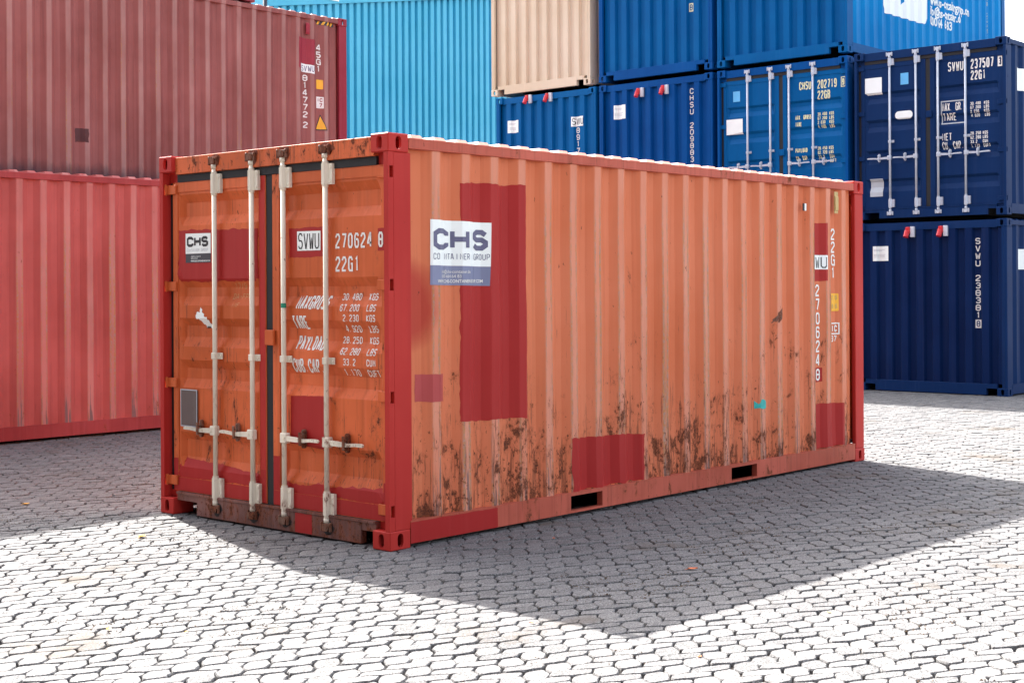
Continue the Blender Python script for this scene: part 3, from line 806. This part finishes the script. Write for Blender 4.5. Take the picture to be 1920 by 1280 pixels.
L2 = [text2d('MAXGROSS', -.965, 1.490, .034, .090, .0415, .13, .22), text2d('TARE', -1.000, 1.358, .034, .090, .039, .13, -.06), text2d('PAYLOAD', -.975, 1.222, .034, .092, .0405, .13, .12), text2d('CUB.CAP.', -1.000, 1.072, .034, .092, .0395, .13, .0)]
for z, a, b, sl in ((1.550,'30.480','KGS',0),(1.480,'67.200','LBS',.22),(1.414,' 2.230','KGS',0),(1.345,' 4.920','LBS',-.1),(1.272,'28.250','KGS',0),(1.200,'62.280','LBS',.22),(1.132,' 33.2','CUM',0),(1.065,' 1.170','CUFT',-.1)):
    L2 += [text2d(a, -.526, z, .025, .045, .0315, .14, sl), text2d(b, -.272, z, .024, .045, .0295, .14, sl)]
for l_ in L2: K.dd('lettering', l_, M['white'], RD, .0036)
for l_ in (text2d('17/9', -1.655, 1.628, .024, .040, .034, .07, .25), text2d('DA-FPP', -1.676, 1.557, .026, .036, .034, .07, .2), text2d('INF', -1.665, 1.500, .02, .03, .03, .07, .2)): K.dd('lettering', l_, M['vent'], LD, .0030)
MB().box(.050, .0612, 2.055, 2.250, .64, .905, .003).build('data_plate', M['plate'], LD)
decal('plate_border', [(q, 0) for q in stroke_quads([(-2.248,.642),(-2.057,.642),(-2.057,.903),(-2.248,.903)], .004, True)], lambda u, v: ((.0498, -u, v), (-1, 0, 0)), (0, []), M['inkpale'], LD, .0012)
K.dd('paint_splash', rough_quad([(-2.08,1.44),(-1.99,1.35),(-1.91,1.36),(-2.02,1.50)], .016, .012, 41), M['film'], LD, .0020)
MB().tube((.030, 1.055, 1.500), (.030, 1.055, 1.530), .0185, 14, cap=False).build('tape_band', M['green'], RD, True)
decal('paint_patch', rough_quad([(-.945,.018),(-.775,.018),(-.775,.146),(-.945,.146)], .002, .02, 43), lambda u, v: ((.0298, -u, v), (-1, 0, 0)), (0, []), M['patch'], K.root, .0012)

M['grease'] = paint('black_grease', srgb(46, 38, 36), .3, .3, (0, 3), (.6, .6), seed=2.)
M['ruststain'] = paint('rust_stain', srgb(126, 62, 42), .3, .6, (0, 3), (.56, .56), seed=2.6)
for k, y in enumerate((1.812, 1.392, 1.055, .625)):
    rr = random.Random(90+k)
    for z, mt, rad in ((2.530, M['ruststain'], .058), (.082, M['grease'], .052)):
        pts = [(-(y-.012)+rad*rr.uniform(.75, 1.3)*math.cos(a*.39), min(max(z+rad*rr.uniform(.7, 1.1)*math.sin(a*.39), .016 if z < 1 else 2.460), .146 if z < 1 else 2.574)) for a in range(16)]
        decal('stain', [(pts, 0)], lambda u, v: ((.0298, -u, v), (-1, 0, 0)), (0, []), mt, K.root, .0012)

# ------------------------------------------------------------------ the two containers at the left
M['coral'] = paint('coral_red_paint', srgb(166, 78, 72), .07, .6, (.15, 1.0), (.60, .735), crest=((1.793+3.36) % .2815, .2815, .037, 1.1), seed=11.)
M['coralrail'] = paint('coral_rail_paint', srgb(150, 56, 56), .1, .6, (0, .2), (.62, .66), seed=12.)
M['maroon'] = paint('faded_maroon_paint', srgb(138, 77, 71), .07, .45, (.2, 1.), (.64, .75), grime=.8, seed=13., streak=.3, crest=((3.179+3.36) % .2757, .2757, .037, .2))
M['darkpatch'] = paint('rusted_repair_plate', srgb(84, 46, 46), .2, .8, (0, 2), (.56, .6), seed=17.)
M['mpost'] = paint('maroon_post_paint', srgb(146, 44, 56), .06, .2, (0, .2), (.74, .76), seed=14.)
cx = -3.36
KC = Container('shipping_container', 'coral red container with worn ribs on the ground behind the orange container', None, (cx, 7.6, .008), L=12.192, H=2.896,
    side=M['coral'], rail=M['coralrail'], phase=(1.793-cx) % .2815, pitch=.2815)
KM = Container('shipping_container', 'long maroon container on the second tier at the left, with a yellow warning triangle', None, (cx, 10.3, 2.905), L=12.192, H=2.896,
    side=M['maroon'], frame=M['mpost'], rail=M['maroon'], phase=(3.179-cx) % .2757, pitch=.2757)
KB = Container('shipping_container', 'brown container hidden on the ground under the long maroon container', None, (cx, 10.3, .008), L=12.192, H=2.896,
    side=M['coral'], phase=.2, pitch=.2815)
M['maroon3'] = paint('dark_maroon_paint', srgb(132, 50, 60), .08, .2, (.1, .6), (.70, .74), seed=15.)
KT = Container('shipping_container', 'maroon container above the long maroon container, only its lower corner showing at the top edge', None, (7.05-12.192, 10.3, 5.812), L=12.192, H=2.591,
    side=M['maroon3'], phase=.2, pitch=.2815)
ox = cx
def msd(name, polys, mat, eps=.002): return KM.sd(name, [([(p[0]-ox, p[1]-2.905) for p in q], k) for q, k in polys], mat, eps)
msd('paint_patch', rough_quad([(7.88,4.97),(7.96,4.90),(8.20,5.04),(8.216,5.41),(7.882,5.42)], .004, .05, 51), M['mpost'], .0015)
msd('sticker', [([(7.931,4.905),(8.192,4.885),(8.192,5.01),(7.931,5.03)], 0)], M['film'], .004)
msd('lettering', text2d('SVWU', 7.942, 4.915, .050, .088, .062, .12), M['inkgrey'], .006)
msd('lettering', text2d('45G1', 8.245, 5.255, .085, .095, .108, .18, vertical=True)+text2d('814772', 7.975, 4.765, .085, .095, .1105, .18, vertical=True)+text2d('2', 7.975, 4.055, .085, .095, .1, .18), M['white'], .005)
msd('sticker', rounded(8.244, 8.36, 4.67, 4.813, .012), M['yellow'], .004)
msd('sticker', rounded(8.242, 8.369, 4.377, 4.553, .008), M['white'], .004)
msd('lettering', text2d('IC', 8.258, 4.475, .04, .06, .052, .18)+text2d('7', 8.30, 4.395, .045, .06, .05, .18), M['mpost'], .006)
msd('sticker', [([(8.205,4.035),(8.435,4.045),(8.316,4.285)], 0)], M['filmdark'], .004)
msd('sticker', [([(8.228,4.053),(8.412,4.060),(8.316,4.255)], 0)], M['yellow'], .006)
hz_ = []
for k in range(4): hz_.append(([(8.245+.085*k, 5.655), (8.285+.085*k, 5.655), (8.315+.085*k, 5.705), (8.275+.085*k, 5.705)], 0))
msd('hazard_stripes', hz_, M['yellow'], .005)
msd('hazard_stripes', [([(8.24,5.65),(8.585,5.65),(8.585,5.71),(8.24,5.71)], 0)], M['filmdark'], .003)
mm = MB().prism([(-.006,2.60),(-.006,2.72),(.0095,2.74),(.0095,2.57)], 0, 8.01-ox, 8.08-ox); mm.build('air_vent', M['mpost'], KM.root)
msd('repair_patch', rough_quad([(4.121,3.564),(4.301,3.564),(4.301,3.747),(4.121,3.747)], .006, .03, 53), M['darkpatch'], .002)
t3x = 7.05-12.192
KT.sd('sticker', rect(6.44-t3x, 6.72-t3x, .175, .36), M['yellow'], .004)

# ------------------------------------------------------------------ the blue stack at the right
def blue(key, c, seed, **kw):
    M[key] = paint(key+'_paint', c, .06, kw.get('rust', .12), (.1, .5), (.72, .76), seed=seed, streak=kw.get('streak', .10), rough=.45, fade=kw.get('fade'), spec=.07); return M[key]
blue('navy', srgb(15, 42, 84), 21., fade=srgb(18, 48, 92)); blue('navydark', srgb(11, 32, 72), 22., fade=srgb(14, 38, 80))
blue('midblue', srgb(0, 82, 140), 23., fade=srgb(0, 90, 148)); blue('deepblue', srgb(0, 70, 134), 24., fade=srgb(0, 77, 142)); blue('royal', srgb(0, 66, 130), 25., fade=srgb(0, 73, 137))
blue('skyblue', srgb(0, 124, 190), 26., fade=srgb(16, 138, 200)); blue('beige', srgb(212, 190, 162), 27., fade=srgb(216, 197, 174)); blue('tier1', srgb(10, 70, 130), 28.)
X0 = 14.2; YC = (2.05, 4.60, 7.13, 9.64); ZT = (0.0, 2.645, 5.290)
brods = dict(rods=(1.85, 1.42, 1.065, .632), hz=.94, brz=((2.36, 2.47), (1.17, 1.21), (.18, .30)), zt=2.405, latch=1.56, hlen=.38, gask=M['rubber'])
brods2 = dict(brods); brods2['rods'] = (1.86, 1.425, 1.075, .635); brods2['hz'] = .96; brods2['latch'] = 1.15
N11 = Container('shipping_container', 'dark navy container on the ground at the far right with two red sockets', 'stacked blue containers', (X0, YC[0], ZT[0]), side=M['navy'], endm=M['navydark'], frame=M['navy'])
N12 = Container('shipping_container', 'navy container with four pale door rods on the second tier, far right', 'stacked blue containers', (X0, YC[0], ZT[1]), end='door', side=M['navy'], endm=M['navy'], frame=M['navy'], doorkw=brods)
B21 = Container('shipping_container', 'blue container at ground level hidden under the blue one with yellow door lettering', 'stacked blue containers', (X0, YC[1], ZT[0]), side=M['tier1'])
B22 = Container('shipping_container', 'mid blue container with cream door lettering beside the navy door container', 'stacked blue containers', (X0, YC[1], ZT[1]), end='door', side=M['midblue'], endm=M['midblue'], frame=M['deepblue'], doorkw=brods2)
B23 = Container('shipping_container', 'bright blue third-tier container with a white panel and web address on its long side', 'stacked blue containers', (X0, YC[1], ZT[2]), side=M['skyblue'], endm=M['midblue'], frame=M['midblue'], phase=1.219 % .2865, pitch=.2865)
B31 = Container('shipping_container', 'blue container at ground level hidden under the one numbered 209883', 'stacked blue containers', (X0, YC[2], ZT[0]), side=M['tier1'])
B32 = Container('shipping_container', 'royal blue second-tier container with two red sockets and vertical number 209883', 'stacked blue containers', (X0, YC[2], ZT[1]), side=M['royal'], endm=M['royal'])
B33 = Container('shipping_container', 'plain blue third-tier container end between the beige one and the bright blue one', 'stacked blue containers', (X0, YC[2], ZT[2]), side=M['midblue'], endm=M['midblue'], frame=M['deepblue'])
B41 = Container('shipping_container', 'blue container at ground level hidden behind the orange container, leftmost of its stack', 'stacked blue containers', (X0, YC[3], ZT[0]), side=M['tier1'])
B42 = Container('shipping_container', 'blue second-tier container under the beige one, with two red sockets', 'stacked blue containers', (X0, YC[3], ZT[1]), side=M['midblue'], endm=M['midblue'])
B43 = Container('shipping_container', 'beige container on top of the blue stack', None, (X0, 9.76, ZT[2]), side=M['beige'])
def loc_u(K_, polys):    # world (y, z) -> decal (u=-local y, local z)
    return [([(-(p[0]-K_.loc[1]), p[1]-K_.loc[2]) for p in q], k) for q, k in polys]
def yrect(y0, y1, z0, z1): return [([(y1,z0),(y0,z0),(y0,z1),(y1,z1)], 0)]
def sock(K_, y, z):
    yl, zl = y-K_.loc[1], z-K_.loc[2]
    b = MB().box(-.012, .036, yl-.075, yl-.010, zl-.075, zl+.085, .006).build('socket_box', M['sockback'], K_.root)
    m = MB(); m.box(-.040, .036, yl-.012, yl+.056, zl-.02, zl+.08, .012)
    m.tube((-.03, yl+.024, zl+.02), (-.07, yl+.03, zl-.075), .040, 14, .038)
    m.build('power_socket', M['socket'], K_.root)
for K_, lst in ((N11, ((3.57, 2.43), (3.04, 2.43))), (B32, ((8.655, 5.03), (8.125, 5.03))), (B42, ((11.26, 5.15), (10.76, 5.14)))):
    for y, z in lst: sock(K_, y, z)
def vt(K_, txt, y, z0, z1, mat, w=.078):
    """vertical text from z0 (top) down to z1, world coordinates, centred on y"""
    n = len(txt); adv = (z0-z1)/n
    K_.ed('lettering', text2d(txt, -(y-K_.loc[1])-w/2, z0-K_.loc[2]-adv*.9, w, adv*.84, adv, .17, vertical=True), mat, .005)
def ylab(K_, y0, y1, z0, z1):
    K_.ed('sticker', loc_u(K_, yrect(y0, y1, z0, z1)), M['film'], .006)
    b = []
    for q, ln in ((.78, .62), (.70, .45), (.45, .75), (.36, .6), (.27, .7)):
        b += yrect(y1-(y1-y0)*ln-(y1-y0)*.06, y1-(y1-y0)*.06, z0+(z1-z0)*q-.006, z0+(z1-z0)*q)
    K_.ed('lettering', loc_u(K_, b), M['inkpale'], .008)
ylab(N11, 3.937, 4.197, 2.002, 2.229); ylab(B32, 8.99, 9.251, 4.609, 4.859); ylab(B42, 11.532, 11.802, 4.557, 4.791)
vt(N11, 'SVWU 238381', 2.525, 2.324, 1.123, M['white']); N11.ed('sticker', loc_u(N11, yrect(2.478, 2.568, .99, 1.112)), M['white'], .005); N11.ed('lettering', text2d('8', -(2.522-2.05)-.028, 1.008, .056, .088, .1, .16), M['navy'], .007)
vt(B32, 'CHSU 209883', 7.605, 5.022, 3.74, M['white'])
B42.ed('sticker', loc_u(B42, yrect(9.96, 10.24, 4.56, 4.738)), M['film'], .005)
B42.ed('lettering', text2d('SVWU', -(10.215-YC[3]), 4.59-ZT[1], .055, .12, .068, .1), M['ink'], .007)
vt(B42, '89174', 10.115, 4.545, 3.93, M['white'])
B33.ed('sticker', loc_u(B33, yrect(7.562, 7.648, 6.325, 6.47)), M['cream_mark'], .004); B33.ed('lettering', text2d('8', -(7.605-YC[2])-.03, 6.345-ZT[2], .06, .105, .1, .16), M['midblue'], .006)
vt(B33, '5274', 7.605, 7.10, 6.55, M['cream_mark'])
# door markings, second tier (world y, z)
def dtext(K_, leaf, txt, y, z, w, h, adv, wg, mat, sl=0): K_.dd('lettering', text2d(txt, -(y-K_.loc[1]), z-K_.loc[2], w, h, adv, wg, sl), mat, leaf, .005)
l0, l1 = N12.leaf
dtext(N12, l1, 'SVWU', 2.966, 4.812, .052, .14, .064, .115, M['white']); dtext(N12, l1, '237507', 2.610, 4.815, .048, .145, .060, .13, M['white']); dtext(N12, l1, '22G1', 2.610, 4.652, .048, .138, .060, .13, M['white'])
N12.dd('sticker', [([(-.148,2.165),(-.078,2.165),(-.078,2.318),(-.148,2.318)], 0)], M['white'], l1, .005); dtext(N12, l1, '3', 2.186, 4.832, .046, .11, .05, .18, M['navydark'])
dtext(N12, l1, 'MAX. GR.', 3.062, 4.225, .036, .12, .0425, .10, M['white']); dtext(N12, l1, 'TARE', 3.055, 4.08, .044, .11, .054, .11, M['white'])
dtext(N12, l1, 'NET', 3.062, 3.785, .044, .11, .054, .11, M['white']); dtext(N12, l1, 'CU. CAP.', 3.062, 3.655, .036, .11, .0425, .10, M['white'])
for k, (a, b) in enumerate((('30.480','KGS'),('67.200','LBS'),('2.230','KGS'),('4.920','LBS'))): dtext(N12, l1, a, 2.62, 4.280-.058*k, .023, .046, .0275, .17, M['white']); dtext(N12, l1, b, 2.41, 4.280-.058*k, .023, .046, .0275, .17, M['white'])
for k, (a, b) in enumerate((('28.250','KGS'),('62.280','LBS'),('33.2','CUM'),('1.172','CUFT'))): dtext(N12, l1, a, 2.62, 3.840-.062*k, .023, .048, .0275, .17, M['white']); dtext(N12, l1, b, 2.43, 3.840-.062*k, .023, .048, .0275, .17, M['white'])
N12.dd('sticker', loc_u(N12, yrect(4.046, 4.33, 4.579, 4.842)), M['film'], l0, .004); N12.dd('sticker', loc_u(N12, yrect(3.602, 3.733, 4.692, 4.868)), M['labelblue'], l0, .004)
N12.dd('sticker', loc_u(N12, yrect(4.038, 4.253, 2.999, 3.274)), M['inkpale'], l0, .004)
N12.dd('sticker', [([(-(p[0]-YC[0]), p[1]-ZT[1]) for p in rounded(3.536, 3.825, 4.167, 4.289, .058)[0][0]], 0)], M['film'], l0, .006)
N12.dd('lettering', [([(-(y-YC[0]), z-ZT[1]) for y, z in q], 0) for q in stroke_quads([(3.073,4.04),(2.715,4.04),(2.715,4.37),(3.073,4.37)], .009, True)], M['inkpale'], l1, .004)
m0, m1 = B22.leaf; cm = M['cream_mark']
dtext(B22, m1, 'CHSU', 5.497, 4.775, .046, .13, .0565, .13, cm); dtext(B22, m1, '202719', 5.165, 4.768, .048, .138, .0590, .13, cm); dtext(B22, m1, '22GB', 5.165, 4.598, .048, .138, .0590, .13, cm)
B22.dd('lettering', [(q, 0) for q in stroke_quads([(-(4.742-YC[1]), 2.12), (-(4.668-YC[1]), 2.12), (-(4.668-YC[1]), 2.268), (-(4.742-YC[1]), 2.268)], .006, True)], cm, m1, .005); dtext(B22, m1, '9', 4.726, 4.785, .042, .105, .05, .18, cm)
dtext(B22, m1, 'MAX. GROSS', 5.57, 4.300, .024, .07, .0295, .17, cm); dtext(B22, m1, 'TARE', 5.57, 4.190, .024, .07, .0295, .17, cm); dtext(B22, m1, 'PAYLOAD', 5.572, 3.770, .026, .07, .032, .17, cm); dtext(B22, m1, 'CU. CAP.', 5.572, 3.645, .024, .07, .0295, .17, cm)
for k, (a, b) in enumerate((('30.480','KGS'),('67.200','LBS'),('2.030','KGS'),('4.480','LBS'))): dtext(B22, m1, a, 5.165, 4.335-.066*k, .024, .052, .0285, .17, cm); dtext(B22, m1, b, 4.955, 4.335-.066*k, .024, .052, .0285, .17, cm)
for k, (a, b) in enumerate((('28.450','KGS'),('62.720','LBS'),('33.2','CUM'),('1.173','CUFT'))): dtext(B22, m1, a, 5.165, 3.790-.068*k, .024, .053, .0285, .17, cm); dtext(B22, m1, b, 4.965, 3.790-.068*k, .024, .053, .0285, .17, cm)
B22.dd('sticker', loc_u(B22, yrect(6.572, 6.885, 4.153, 4.408)), M['film'], m0, .004); B22.dd('sticker', loc_u(B22, yrect(6.62, 6.755, 4.697, 4.87)), M['labelblue'], m0, .004)
N12.sd('sticker', rect(.42, .95, 1.85, 2.18), M['film'], .004); N11.sd('sticker', rect(.46, .95, 1.85, 2.15), M['film'], .004)
# side of the bright blue container (x relative to its front)
def bx(p): return (p[0]-X0, p[1]-ZT[2])
B23.sd('sticker', [([bx(p) for p in [(15.42,6.20),(15.47,6.11),(15.55,6.085),(16.95,6.085),(17.03,6.12),(17.056,6.20),(17.056,7.55),(15.42,7.55)]], 0)], M['film'], .004)
B23.sd('logo_mark', [([bx(p) for p in [(16.075,6.29),(16.20,6.36),(16.20,7.3),(16.075,7.3)]], 0)], M['skyblue'], .006)
B23.sd('lettering', bfont('www.chs-containergroup.com', 17.13-X0, 6.47-ZT[2], .215, .62, .006)+bfont('info@chs-container.de', 17.13-X0, 6.29-ZT[2], .215, .62, .006)+bfont('0800 664 64 83', 17.13-X0, 6.11-ZT[2], .215, .62, .006), M['film'], .005)
B23.sd('lettering', text2d('CHSU 224918', 19.45-X0, 7.05-ZT[2], .09, .085, .1, .17, vertical=True), M['cream_mark'], .005)

# ------------------------------------------------------------------ unseen long blocker, added left of the view to shade left-facing surfaces
M['blocker'] = paint('light_blocker_sheet', srgb(78, 66, 66), .1, .2, (0, 1), (.7, .72), seed=31.)
blocker = empty('light_blocker', (-10.2, -44., -.04), 'unseen dark blocker added left of the view to shade left-facing surfaces', 'building')
SH = trap_profile(.1, .333, 0, 53., .14, .05, .045)
MB().grid([p[0] for p in SH], (0., 12.), lambda u, w: (-interp(SH, u), u, w)).build('wall_sheet', M['blocker'], blocker, fixn=False)
MB().box(-14., -.05, .0, .12, 0, 12.).build('gable_wall', M['blocker'], blocker); MB().box(-14., -.05, 52.9, 53.02, 0, 12.).build('gable_wall', M['blocker'], blocker)
MB().box(-14.2, .15, -.1, 53.1, 12.005, 12.25).build('roof', M['blocker'], blocker)

# ------------------------------------------------------------------ turquoise hall far behind
t = NT('turquoise_sheet_paint'); c_ = t.coord(); nn = t.noise(c_, .6, 3); s_ = t.noise(t.scale(c_, (3, 3, .5)), 1., 3)
cc = t.mix(t.rng(nn, .35, .65), srgb(62, 164, 192), srgb(76, 172, 200)); cc = t.mix(t.math('MULTIPLY', t.rng(s_, .5, .7), .25), cc, srgb(40, 150, 194))
t.bump(nn, .3, .05); M['turqs'] = t.fin(cc, .4, 0, .4)
hall = empty('warehouse_hall', (18.95, 25.0, -.03), 'turquoise ribbed sheet metal hall standing behind the containers', 'building')
HP = trap_profile(.07, .279, 0, 14., .15, .016, .10)
top = lambda u: 9.48+.172*u
MB().grid([p[0] for p in HP], (0., .5, 1.), lambda u, w: (u, interp(HP, u), w*top(u))).build('wall_sheet', M['turqs'], hall, fixn=False)
m = MB(); n0 = len(m.v)
m.prism([(0., top(0)-.03), (14., top(14)-.03), (14., top(14)+1.2), (0., top(0)+1.2)], 1, -.05, .12); m.build('roof_fascia', M['turqs'], hall)
MB().add([(0,.12,top(0)+1.19),(14,.12,top(14)+1.19),(14,18,top(14)+1.19),(0,18,top(0)+1.19)], [(0,1,2,3)]).build('roof', M['turqs'], hall)
MB().grid((0., 18.), (0., 1.), lambda u, w: (0.001, .07+u, w*(top(0)+1.18))).build('gable_wall', M['turqs'], hall)
MB().tube((-.09, -.06, 0), (-.09, -.06, top(0)+1.1), .06, 10).build('downpipe', M['filmdark'], hall, True)
MB().box(1.2, 2.6, -.075, -.052, 9.95, 10.5).build('sign_board', M['film'], hall)

# ------------------------------------------------------------------ fallen leaves
def leaf(x, y, size, ang, mat, label):
    o = empty('fallen_leaf', (x, y, .004), label, 'leaf', 'fallen leaves on the paving')
    m = MB(); us = [0, .15, .35, .6, .82, 1.]; wd = [.02, .22, .34, .30, .16, .01]; ca, sa = math.cos(ang), math.sin(ang)
    def fn(u, w):
        k = us.index(u); a = (u-.5)*size; b = w*wd[k]*size; zz = size*(.10*abs(w)+.16*(u-.5)**2+.02)
        return (a*ca-b*sa, a*sa+b*ca, zz)
    m.grid(us, (-1., 0., 1.), fn).build('blade', mat, o, True, fixn=False)
    m = MB().tube((-.5*size*ca, -.5*size*sa, .05*size), (-.8*size*ca, -.8*size*sa, .02*size), .02*size, 5); m.build('stalk', mat, o)

for a in ((-.695, 1.628, .075, .5, M['leaf_y'], 'yellow leaf in the sun near the orange container left corner'),
          (-2.272, -.455, .040, 1.1, M['leaf_y'], 'small orange-yellow leaf on sunlit stones at the lower left'),
          (-2.054, -.775, .022, .2, M['leaf_y'], 'tiny yellow leaf right of the small orange-yellow leaf, lower left'),
          (-.859, -1.91, .030, 2.0, M['leaf_o'], 'small orange leaf in the sun just left of the shadow tip'),
          (.735, -1.745, .060, -.6, M['leaf_o'], 'orange leaf lying in the shadow right of the shadow middle'),
          (.996, -.479, .030, .9, M['leaf_o'], 'tiny orange leaf in shadow close to the container long side'),
          (-.447, 3.537, .060, .1, M['leaf_y'], 'pale yellow leaf in the shade at the left edge'),
          (.269, -2.883, .024, 1.4, M['leaf_y'], 'tiny yellow leaf on sunlit stones at the lower right'),
          (-.857, -2.882, .028, .4, M['leaf_o'], 'tiny orange leaf near the bottom edge, lower right')):
    leaf(*a)
